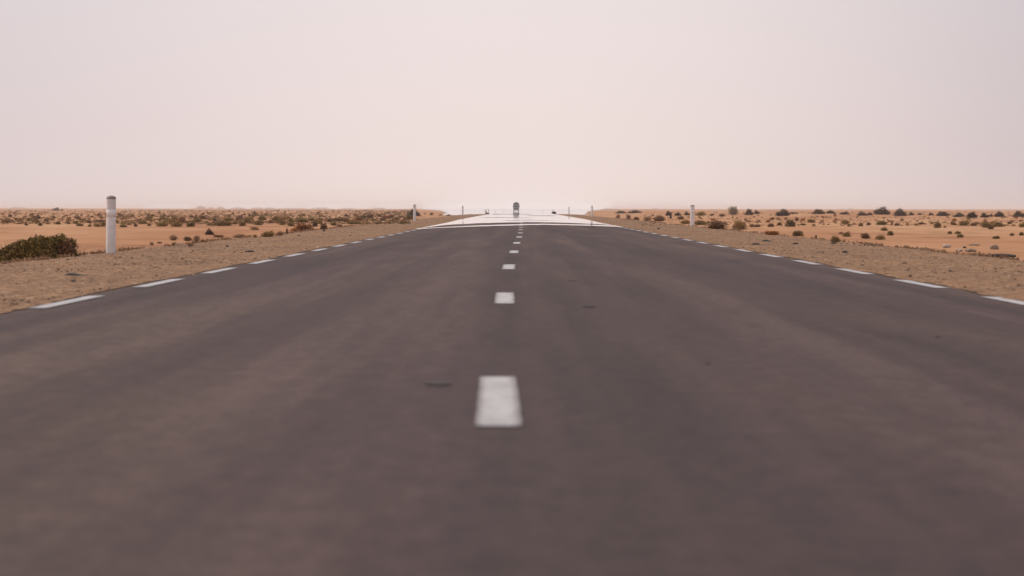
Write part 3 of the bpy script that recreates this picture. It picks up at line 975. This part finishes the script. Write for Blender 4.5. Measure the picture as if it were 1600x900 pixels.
HAND = [
 # left, near the shoulder
 (271, 375.5, 17, 9.5, 'pale', 'dry brown tuft, leftmost of three beyond the left shoulder'),
 (292.5, 376.5, 16, 8.5, 'brown', 'dark brown round shrub, middle of three beyond the left shoulder'),
 (307, 377, 13, 11, 'pale', 'straw coloured tuft, rightmost of three beyond the left shoulder'),
 (327, 367, 14, 10.5, 'dark', 'dark compact shrub alone on bare sand behind the straw tufts'),
 (341, 371, 20, 5.5, 'brown', 'low spreading brown shrub right of the dark compact one'),
 (237, 383.5, 8, 6, 'pale', None), (249, 381, 10, 4.5, 'pale', None), (272, 384, 9, 7, 'pale', None), (298, 384.5, 13, 6, 'pale', None), (225, 387, 6, 4, 'pale', None),
 (374, 372, 24, 8, 'pale', 'wide pinkish dry tuft at the left shoulder edge, left of the yellow green shrub'),
 (399, 371.5, 7, 7, 'olive', None),
 (419, 370.5, 25, 12.5, 'olive', 'yellow green shrub at the left shoulder edge, left of the rust orange one'),
 (437, 368.5, 16, 9, 'pale', None),
 (449, 366.5, 6, 13, 'brown', 'narrow upright brown shrub just left of the rust orange one'),
 (398, 359.5, 18, 7, 'pale', 'pale pinkish mound shaped tuft behind the yellow green shrub'),
 (461, 363, 18, 9, 'orange', 'lower orange clump at the left foot of the rust orange shrub'),
 (475, 361.5, 34, 14, 'orange', 'largest rust orange shrub beside the left shoulder'),
 (472, 347.5, 28, 9.5, 'olive', 'wide olive shrub directly behind the rust orange one'),
 (492, 354, 9, 9, 'dark', 'small dark green shrub at the right of the rust orange one'),
 (506, 359, 15, 13, 'brown', 'reddish brown shrub on the shoulder edge right of the rust orange one'),
 (521, 352.5, 11, 6, 'green', None), (530, 345, 30, 6, 'olive', 'long low olive thicket above the bright sand patch on the left'),
 (552, 350.5, 22, 9, 'olive', 'olive shrub at the right end of the bright sand patch'),
 (578, 341, 15, 8, 'brown', 'reddish brown shrub halfway between rust shrub and domed bush'),
 (611, 340.5, 9, 7, 'brown', None), (626, 340, 4, 2.5, 'dark', None), (598, 345, 14, 5, 'brown', None), (592, 338, 10, 5, 'olive', None),
 (640, 342.5, 13, 9, 'green', 'olive green bush at the foot of the dark domed bush behind the post'),
 (646, 337.5, 24, 11.5, 'dark', 'dark brown domed bush rising behind the second left marker post'),
 (759.4, 332, 4.5, 3.6, 'dark', 'tiny dark bush at the foot of the close pair of far marker posts', 690),
 (540, 347.5, 17, 8, 'brown', None), (560, 344.5, 15, 6, 'orange', None), (603, 341.5, 13, 6, 'orange', None), (620, 343, 11, 5, 'pale', None), (530, 354.5, 14, 6, 'pale', None), (515, 347, 13, 7, 'brown', None), (567, 341, 11, 6, 'green', None), (455, 353.5, 14, 8, 'olive', None), (430, 344, 17, 7, 'olive', None), (410, 343.5, 15, 6, 'green', None), (487, 345, 16, 7, 'olive', None), (222, 350, 18, 7, 'olive', None), (262, 347, 18, 7, 'olive', None), (305, 347.5, 20, 7, 'olive', None), (318, 342, 14, 6, 'brown', None), (285, 343, 14, 5, 'brown', None), (358, 345, 18, 7, 'olive', None), (178, 347, 16, 6, 'olive', None), (130, 345, 14, 5, 'brown', None),
 (674, 336, 7, 5, 'brown', 'small rounded bush just right of the dark domed bush'), (664, 335, 5, 3, 'brown', None), (688, 336.5, 6, 2.2, 'dark', None), (701, 337, 9, 2.4, 'dark', None),
 # left belt
 (253, 354, 21, 9, 'olive', 'dark olive shrub at the front of the left belt, just right of the large post'),
 (276, 354, 21, 10, 'olive', 'broad olive shrub in the front of the left belt, second right of the large post'),
 (298, 354, 15, 8.5, 'green', 'dark green shrub in the front of the left belt, third right of the large post'),
 (343, 353, 26, 9.5, 'olive', 'widest olive shrub in the left belt above the dark compact shrub'),
 (329, 352.5, 16, 4.5, 'olive', None), (212, 354, 8, 6, 'brown', None), (233, 353, 8, 4.5, 'brown', None),
 (63, 352.6, 9, 5.5, 'green', None), (125, 353.5, 14, 6, 'green', None), (140, 354, 8, 4, 'green', None), (152, 354.5, 14, 6.5, 'olive', None),
 (161, 354, 10, 10, 'olive', 'yellowish upright shrub touching the left side of the large post'),
 (193, 355, 14, 5, 'green', None), (91, 350.5, 10, 5.5, 'green', None), (41, 352, 8, 4, 'brown', None), (31, 350, 12, 3.5, 'olive', None), (40, 349, 6, 3.5, 'olive', None),
 (15, 339, 7, 4, 'dark', None), (118, 350, 10, 6, 'olive', None), (106, 349, 8, 5, 'brown', None), (75, 350, 8, 4, 'olive', None),
 (88, 329, 12, 5.2, 'dark', 'dark bush on a small mound breaking the horizon on the far left'), (97, 329, 5, 3, 'dark', None),
 (356, 352.5, 15, 9, 'olive', None), (367, 350.5, 9, 8, 'olive', None), (379, 353, 14, 10, 'olive', 'olive shrub in the left belt straight above the pinkish tuft'),
 (404, 351.5, 17, 10, 'olive', 'olive shrub in the left belt above the pale mound shaped tuft'), (386, 347, 13, 8, 'olive', None),
 (441, 351.5, 13, 10.5, 'olive', None), (423, 348.5, 9, 6, 'brown', None), (455, 347, 9, 7, 'green', None), (500, 345, 14, 7, 'olive', None),
 # right, near the road
 (970, 333.5, 19, 4.5, 'dark', 'low dark bush on the pale dune nearest the right shoulder tip'), (966, 341, 9, 8, 'pale', None),
 (993, 333, 26, 5, 'dark', 'long dark bush along the dune top right of the thin road post'), (982, 342, 9, 9, 'pale', None), (995, 343.5, 11, 6, 'brown', None),
 (1012, 345, 13, 8, 'pale', None), (1030, 345.5, 20, 9.5, 'brown', 'round brown shrub left of the charred stump'),
 (1044, 337, 9, 8, 'dark', 'dark bush directly behind the charred stump'), (1059, 337, 11, 6, 'dark', None), (1064, 343, 11, 6, 'brown', None),
 (1073, 336, 9, 5.5, 'dark', None), (1096, 336.5, 18, 8, 'olive', 'olive bush at the horizon just right of the right marker post'),
 (1072, 350, 14, 8, 'olive', None), (1093, 351.5, 20, 9, 'olive', 'yellow olive shrub right behind the right marker post'),
 (1122, 358, 37, 17, 'brown', 'largest red brown shrub standing right of the right marker post'),
 (1158, 359, 18, 15, 'olive', 'upright olive brown shrub right of the largest red brown shrub'), (1147, 358.5, 7, 9, 'pale', None),
 (1175, 354.5, 9, 5, 'olive', None), (1183, 354.5, 12, 4.5, 'brown', None), (1204, 354.5, 11, 6, 'brown', None), (1218, 352, 8.5, 5, 'green', None),
 (1235, 354, 17, 11, 'green', 'dark green leaning shrub on a low dune right of the red brown shrub'), (1254, 352, 9, 3.5, 'brown', None),
 (1206, 367, 20, 7, 'orange', 'low orange grass tuft on the right shoulder edge'), (1247, 369, 18, 9, 'green', 'fresh green grass tuft on the right shoulder edge'),
 (1146, 336, 18, 16, 'grey', 'tall airy grey bush standing above the right horizon'),
 (1170, 336.5, 15, 10.5, 'dark', 'dark rounded bush immediately right of the airy grey bush'), (1182, 334, 10, 6, 'dark', None),
 (1223, 337, 23, 11, 'dark', 'dark bush with a sloping left flank midway between grey bush and tallest mound bush'), (1240, 334, 16, 3, 'dark', None),
 (1185, 347, 6, 4, 'brown', None), (1183, 349, 5, 3, 'brown', None), (1206, 343.5, 8, 4.5, 'brown', None), (1216, 343.5, 6, 4, 'brown', None), (1245, 345, 7, 6, 'brown', None),
 (1112, 337, 8, 4, 'brown', None), (1128, 338, 12, 5, 'brown', None),
 # right field
 (1267, 348, 11, 5.5, 'green', None), (1287, 351.5, 5, 2.5, 'brown', None), (1320, 350, 12, 8.5, 'olive', 'olive shrub in the right field above the small round shoulder shrub'),
 (1335, 351.5, 6, 4, 'brown', None), (1345, 353.5, 8, 6.5, 'olive', None), (1358, 351.5, 7, 4.5, 'brown', None), (1378, 351.5, 19, 7, 'olive', 'wide olive shrub below the tallest mound bush on the right'),
 (1393, 352.5, 5, 5.5, 'brown', None), (1402, 352.5, 9, 4.5, 'brown', None),
 (1382, 360.5, 10.5, 5.5, 'green', 'very dark small shrub on bare sand, upper one of two right of centre right'),
 (1391, 368, 10.5, 7.5, 'green', 'very dark green shrub on bare sand, lower one of two'),
 (1305, 378.5, 15, 11.5, 'olive', 'round olive brown shrub on the right shoulder edge over a flat dark lump'),
 (1322, 370, 13, 8, 'olive', 'olive shrub with a side sprig behind the round shoulder shrub'), (1314, 366, 8, 4.5, 'pale', None),
 (1353, 373, 15, 10, 'brown', 'golden brown double shrub on bare sand beyond the right shoulder'), (1375, 374.5, 16, 7.5, 'olive', 'spiky olive shrub right of the golden brown double shrub'),
 (1409, 345.5, 5.5, 5, 'green', None), (1305, 338.5, 6.5, 6, 'brown', None), (1320, 336, 17, 6, 'dark', None),
 (1279, 334, 22, 7.5, 'dark', 'ragged dark bush on the horizon dune left of the tallest mound bush'), (1298, 333.5, 15, 5.5, 'dark', None),
 (1347, 337, 17, 7, 'dark', 'low dark bush at the left foot of the tallest mound bush'), (1359, 336, 10, 4.5, 'dark', None),
 (1378, 335, 28, 12.5, 'dark', 'tallest dark mound shaped bush on the right horizon'),
 (1407, 338, 21, 13, 'dark', 'bulky dark bush just right of the tallest mound bush'), (1424, 336, 9, 5, 'dark', None),
 (1465, 356, 12, 10, 'olive', 'round olive brown bush in the right field, first right of the two dark shrubs'), (1456, 350.5, 6.5, 5, 'olive', None), (1440, 350.5, 13, 3.5, 'brown', None),
 (1490, 351.5, 10, 4.5, 'brown', None), (1507, 352.5, 17, 9.5, 'olive', 'broad olive shrub in the right belt beside a lower brown one'), (1521, 353, 13, 5.5, 'brown', None),
 (1541, 356, 15, 10, 'olive', 'olive brown bush in the right belt with a smaller one at its lower right'), (1548, 358, 10.5, 6.5, 'brown', None),
 (1558, 354.5, 20, 10, 'olive', 'loose yellowish olive bush near the right edge of the photo'), (1598, 355, 12, 8, 'olive', None), (1476, 356, 5, 4, 'brown', None), (1578, 350, 8, 5, 'brown', None),
 (1484, 365.5, 8, 4.5, 'green', 'very dark small shrub, left one of three close together on bare sand'),
 (1496, 365.5, 10, 4.5, 'green', 'very dark low shrub, middle one of three close together on bare sand'),
 (1500, 371, 9.5, 5.5, 'green', 'very dark small shrub, lowest of three close together on bare sand'),
 (1556, 373, 12, 4.5, 'green', 'flat very dark shrub alone on bare sand above the boulder'),
 (1581, 368.5, 7.5, 4.5, 'green', 'very dark small shrub, left of the last two near the right edge'),
 (1596, 368, 8, 6, 'green', 'very dark shrub at the right edge of the photo on bare sand'),
 (1473, 337, 23, 7, 'dark', 'long low dark bush, first right of the bulky dark bush'), (1498, 339, 18, 7, 'dark', 'dark bush in the right horizon row, sloping down to the left'),
 (1519, 340, 18, 9.5, 'dark', 'dark solid bush in the right horizon row, middle of its group'), (1538, 339.5, 14, 7.5, 'dark', 'dark rounded bush in the right horizon row, second from the right edge group'),
 (1548, 338.5, 9, 4.5, 'dark', None), (1561, 338.5, 16, 9, 'dark', 'pointed dark bush in the right horizon row near the right edge'),
 (1592, 338.5, 22, 9.5, 'dark', 'dark bush cut by the right edge of the photo on the horizon'), (1455, 336.5, 9, 4.5, 'dark', None), (1437, 335.5, 8, 3, 'dark', None),
]
for a in HAND:
    shrub(*a)

# random belt members
rnd = random.Random(21)
def scatter(n, x0, x1, yf, wf, keys, cond=lambda x, y: True):
    k = 0; tries = 0
    while k < n and tries < n * 30:
        tries += 1
        px = rnd.uniform(x0, x1); y = yf()
        if not cond(px, y): continue
        wpx = wf(y)
        if any(abs(px - a) < (c + wpx) * .45 and abs(y - b) < 3 for a, b, c in occupied[:150]): continue
        shrub(px, y, wpx, wpx * rnd.uniform(.42, .75), rnd.choice(keys), parts=False)
        k += 1
scatter(120, 2, 630, lambda: 333 + 19 * rnd.random() ** .8, lambda y: rnd.uniform(.5, 1.0) * (2.8 + (y - 326) * .58), ['olive', 'brown', 'olive', 'dark', 'green', 'olive', 'brown'],
        lambda x, y: (y < 352 and not (x < 190 and rnd.random() < .45)) and not (x > 510 and y > 340))
scatter(70, 1020, 1600, lambda: 337 + 17 * rnd.random(), lambda y: rnd.uniform(.5, .95) * (2.0 + (y - 326) * .32), ['olive', 'brown', 'brown', 'olive', 'orange'],
        lambda x, y: not (x < 1110 and y > 344) and not (x > 1250 and y > 354))
# the innumerable rest as one
def far_scrub():
    rn = random.Random(77)
    V = []; Fc = []
    def add(px, y, wpx):
        p = hit(px, y)
        if p.y > 3500: return
        s = wpx * p.y / F
        for _ in range(30):
            a = rn.uniform(0, 6.283); r = rn.random() ** .5 * .5
            q = Vector((p.x + math.cos(a) * r * s, p.y + math.sin(a) * r * s, p.z + s * .45 * rn.random() * (1 - r)))
            leaf_quad(V, Fc, q, s * .14, rn, .5, 2.0)
    for _ in range(3800):
        px = rn.uniform(-20, 640) if rn.random() < .9 else rn.uniform(560, 640)
        y = 328.6 + 22 * rn.random() ** 1.3
        if px < 190 and rn.random() < .4: continue
        add(px, y, (rn.uniform(.9, 2.2) + (y - 326) * .15) * (1.6 if rn.random() < .12 else 1))
    for _ in range(760):
        px = rn.uniform(1000, 1620); y = 331 + 22 * rn.random() ** 1.2
        add(px, y, rn.uniform(1, 2.4) + (y - 326) * .085)
    o = mesh_obj('far_scrub', V, Fc, mat_leaf('mixed_scrub_leaves', [(0, (0.11, 0.065, 0.03)), (.3, (0.24, 0.165, 0.06)), (.6, (0.20, 0.11, 0.055)), (.85, (0.30, 0.20, 0.08)), (1, (0.36, 0.19, 0.08))]))
    tag(o, 'mass of tiny scrub clumps dotting the plain towards the horizon', 'scrub', kind='stuff')
far_scrub()

# dry stubble along the shoulder crests
def stubble():
    rn = random.Random(5)
    V = []; Fc = []
    for _ in range(900):
        side = rn.choice((-1, 1))
        y = 45 * (260 / 45) ** rn.random()
        x = (SR if side > 0 else SL) + side * abs(rn.gauss(.25, .35))
        if nz2(x, y, 7, 2) < -.05: continue
        z = terrain(x, y)
        s = rn.uniform(.04, .11)
        for _ in range(16):
            q = Vector((x + rn.gauss(0, s * .6), y + rn.gauss(0, s * .6), z + s * .5 * rn.random()))
            leaf_quad(V, Fc, q, s * .28, rn, 1.5, 4.0)
    o = mesh_obj('dry_stubble', V, Fc, M['lf_pale'])
    tag(o, 'short dry straw stubble along both shoulder edges', 'stubble', kind='stuff')
stubble()

# ------------------------------------------------------------------ stones
def rock_mesh(seed, sub=2, rough=.35):
    bm = bmesh.new()
    bmesh.ops.create_icosphere(bm, subdivisions=sub, radius=.5)
    for vv in bm.verts:
        d = vv.co.normalized()
        k = 1 + rough * noise.noise(d * 1.8 + Vector((seed, 0, 0))) + rough * .5 * noise.noise(d * 5 + Vector((0, seed, 0)))
        vv.co = d * .5 * k
    return bm
def gravel_stones():
    rn = random.Random(9)
    V = []; Fc = []
    octv = [(1, 0, 0), (0, 1, 0), (-1, 0, 0), (0, -1, 0), (0, 0, 1), (0, 0, -.4)]
    octf = [(0, 1, 4), (1, 2, 4), (2, 3, 4), (3, 0, 4), (1, 0, 5), (2, 1, 5), (3, 2, 5), (0, 3, 5)]
    for _ in range(15000):
        side = rn.choice((-1, 1))
        y = 22 * (240 / 22) ** (rn.random() ** .9)
        if side > 0: x = rn.uniform(AR - .08, SR + .5)
        else: x = rn.uniform(SL - .5, AL + .08)
        z = terrain(x, y)
        s = min(.038, rn.lognormvariate(-4.45, .45))
        a = rn.uniform(0, 6.28); ca, sa = math.cos(a), math.sin(a)
        i = len(V)
        for q in octv:
            qx, qy, qz = (q[0] * rn.uniform(.7, 1.3), q[1] * rn.uniform(.7, 1.3), q[2] * rn.uniform(.6, 1.0))
            V.append((x + s * (qx * ca - qy * sa), y + s * (qx * sa + qy * ca), z + s * qz * .8))
        Fc += [tuple(i + k for k in q) for q in octf]
    m, t, b = new_mat('loose_gravel')
    g = N('ShaderNodeNewGeometry', t)
    c = ramp(t, g.outputs['Random Per Island'], [(0, (0.08, 0.045, 0.028)), (.3, (0.18, .11, .065)), (.75, (.30, .195, .12)), (1, (.48, .36, .26))])
    t.links.new(c, b.inputs['Base Color']); b.inputs['Roughness'].default_value = .9
    o = mesh_obj('loose_gravel', V, Fc, m)
    tag(o, 'loose brown and grey gravel scattered over both road shoulders', 'gravel', kind='stuff')
gravel_stones()

def rock(px, py, wpx, hpx, mat, label, seed, group=None, D=None, name='rock'):
    p = at_dist(px, D) if D else hit(px, py)
    bm = rock_mesh(seed)
    me = bpy.data.meshes.new(name); bm.to_mesh(me); bm.free()
    me.materials.append(mat)
    o = bpy.data.objects.new(name, me); col.objects.link(o)
    s = p.y / F
    o.scale = (wpx * s, wpx * s * .8, hpx * s * 1.35)
    o.location = (p.x, p.y, p.z + hpx * s * .38)
    tag(o, label, 'rock', group)
    return o
rock(1553, 389.5, 15, 7, M['stone'], 'rounded brown boulder beyond the right shoulder behind the black tyre strip', 3)
rock(1522, 383.5, 17, 2.6, M['stone'], 'flat brown rock slab left of the rounded boulder', 4)
rock(1479, 387, 14, 5.5, M['pale_stone'], 'pale grey rock at the left end of the rubble by the right shoulder', 5)
rock(1499, 393, 12, 4, M['pale_stone'], 'pale broken rock lying below the flat brown slab', 6)
rock(1517, 393.5, 16, 5, M['stone'], 'brown rock at the right end of the rubble by the right shoulder', 7)
rock(1275, 372, 3, 5, M['dark_stone'], 'small upright dark stone on the edge of the right shoulder', 8)
rock(1302, 381, 7.5, 2.6, M['dark_stone'], 'flat dark lump under the round olive brown shrub', 9)  # low dark lump laid at the foot of the round shrub
rock(865.5, 331.5, 7, 4.6, M['dark_stone'], 'black rock at the far tip of the right shoulder', 10, D=640)
rock(762.8, 333.5, 5, 1.8, M['dark_stone'], 'dark low rock at the far tip of the left shoulder below the post pair', 12, D=420)
rock(282.5, 383, 5, 4, M['pale_stone'], 'pale stone between dry tufts beside the left shoulder', 13)
rock(1507, 388, 6, 3, M['dark_stone'], 'small dark stone in the middle of the rubble by the right shoulder', 14)
rn = random.Random(31)
for i in range(34):
    px = 1300 + 165 * rn.random(); y = 379.5 + (px - 1300) * .075 + rn.gauss(0, .8)
    rock(px, y, rn.uniform(2, 4.5), rn.uniform(1.0, 2.2), rn.choice((M['stone'], M['dark_stone'], M['stone'])), 'small stone in the row lining the right shoulder crest', 40 + i, 'stones lining the right shoulder crest')
for i in range(14):
    px = 215 + 70 * rn.random(); y = 389.5 - (px - 215) * .09 + rn.gauss(0, .6)
    rock(px, y, rn.uniform(2, 4), rn.uniform(1.2, 2.4), M['pale_stone'], 'small pale stone along the left shoulder crest right of the large post', 90 + i, 'pale stones along the left shoulder crest')

# torn tyre strips and scraps
def scrap(px, py, wpx, hpx, label, seed, bend=.3, group='torn tyre scraps', ang=0.0):
    p = hit(px, py)
    s = p.y / F
    L = wpx * s; H = max(.012, hpx * s)
    W = .11 if wpx > 25 else .07
    n = 16
    rnd2 = random.Random(seed)
    v = []; f = []
    for i in range(n + 1):
        u = i / n
        x = (u - .5) * L
        y = bend * L * ((u - .5) ** 2 - .25) + .02 * rnd2.uniform(-1, 1)
        curl = H * (.35 + .35 * math.sin(u * 5)) if seed % 2 else H * (.45 + .5 * math.sin(u * 3.14))
        wv = W * (.55 + .45 * math.sin(math.pi * min(1, max(0.02, u)))) * rnd2.uniform(.75, 1.15)
        z0 = rnd2.uniform(0, .15) * H
        v += [(x, y - wv / 2, z0), (x, y + wv / 2, z0 + H * .3), (x, y + wv / 2, curl + H * .45), (x, y - wv / 2, curl)]
    for i in range(n):
        for j in range(4):
            a = i * 4 + j; b = i * 4 + (j + 1) % 4
            f.append((a, b, b + 4, a + 4))
    f.append((3, 2, 1, 0)); k = n * 4; f.append((k, k + 1, k + 2, k + 3))
    o = mesh_obj('tyre_scrap', v, f, M['rubber'])
    o.location = p; o.location.z += .004
    o.rotation_euler = (0, 0, ang)
    tag(o, label, 'tyre scrap', group)
scrap(119, 431.5, 33, 4, 'longest curved black tyre scrap lying on the left shoulder', 1, .5)
scrap(390, 394, 15, 2, 'short black tyre scrap on the left shoulder beside the edge dashes', 2)
scrap(115, 441, 6, 2, 'tiny dark scrap just below the longest left tyre scrap', 4)
scrap(1181, 382.5, 12, 2, 'thin black tyre scrap on the right shoulder, left one of three', 6)
scrap(1199, 377.5, 16, 2.4, 'longest of three thin tyre scraps on the right shoulder', 3)
scrap(1243, 381.5, 9, 1.8, 'thin black tyre scrap on the right shoulder, right one of three', 8)
scrap(1320, 395.5, 9, 2.6, 'chunky black tyre scrap on the middle of the right shoulder', 10)
scrap(1562, 402.5, 50, 4.4, 'long black tyre strip on the right shoulder crest near the boulder', 12, .1, ang=-.25)
scrap(1029, 358.5, 4, 1.8, 'tiny black scrap on the right shoulder left of the marker post', 14)
scrap(506, 361.5, 4, 1.8, 'tiny black scrap on the left shoulder under the reddish brown shrub', 16)
scrap(467, 369, 4, 1.4, 'tiny black scrap on the left shoulder under the rust orange shrub', 18)
scrap(355, 386, 4, 2.2, 'tiny dark scrap on the left shoulder below the pinkish tuft', 20)

# charred stump
def stump():
    p = hit(1048, 341.5)
    s = p.y / F
    t = empty('charred_stump', p)
    tag(t, 'black charred stump sticking up left of the right marker post', 'stump')
    def limb(pts, rad):
        v = []; f = []
        n = 8
        for (x, y, z), r in zip(pts, rad):
            for i in range(n):
                a = 2 * math.pi * i / n
                k = r * (1 + .25 * nz2(i, z * 9, 1, 2))
                v.append((x + k * math.cos(a), y + k * math.sin(a), z))
        for j in range(len(pts) - 1):
            for i in range(n):
                a = j * n + i; b = j * n + (i + 1) % n
                f.append((a, b, b + n, a + n))
        f.append(tuple(range(len(v) - n, len(v))))
        return v, f
    h = 9.5 * s
    v, f = limb([(0, 0, -.05), (.01, 0, h * .3), (.03, 0, h * .65), (.02, 0, h)], [1.9 * s, 1.5 * s, 1.2 * s, 1.3 * s])
    mesh_obj('trunk', v, f, M['char'], t)
    v, f = limb([(-5 * s, 0, .0), (-2.5 * s, 0, 1.3 * s), (0, 0, 2.4 * s)], [.6 * s, .7 * s, .8 * s])
    mesh_obj('root', v, f, M['char'], t)
stump()

# ------------------------------------------------------------------ haze
def haze():
    v = []; f = []
    box(v, f, -5600, 5600, -450, 11800, -3.0, 9.0)
    m = bpy.data.materials.new('dusty_air')
    m.use_nodes = True
    t = m.node_tree
    for n in list(t.nodes): t.nodes.remove(n)
    out = N('ShaderNodeOutputMaterial', t)
    pv = N('ShaderNodeVolumePrincipled', t)
    pv.inputs['Color'].default_value = (1.0, 0.975, 0.955, 1)
    pv.inputs['Density'].default_value = 0.00013
    pv.inputs['Anisotropy'].default_value = 0.0
    t.links.new(pv.outputs[0], out.inputs['Volume'])
    o = mesh_obj('haze', v, f, m)
    tag(o, 'thin dusty haze over the whole desert', 'haze', kind='stuff')
haze()
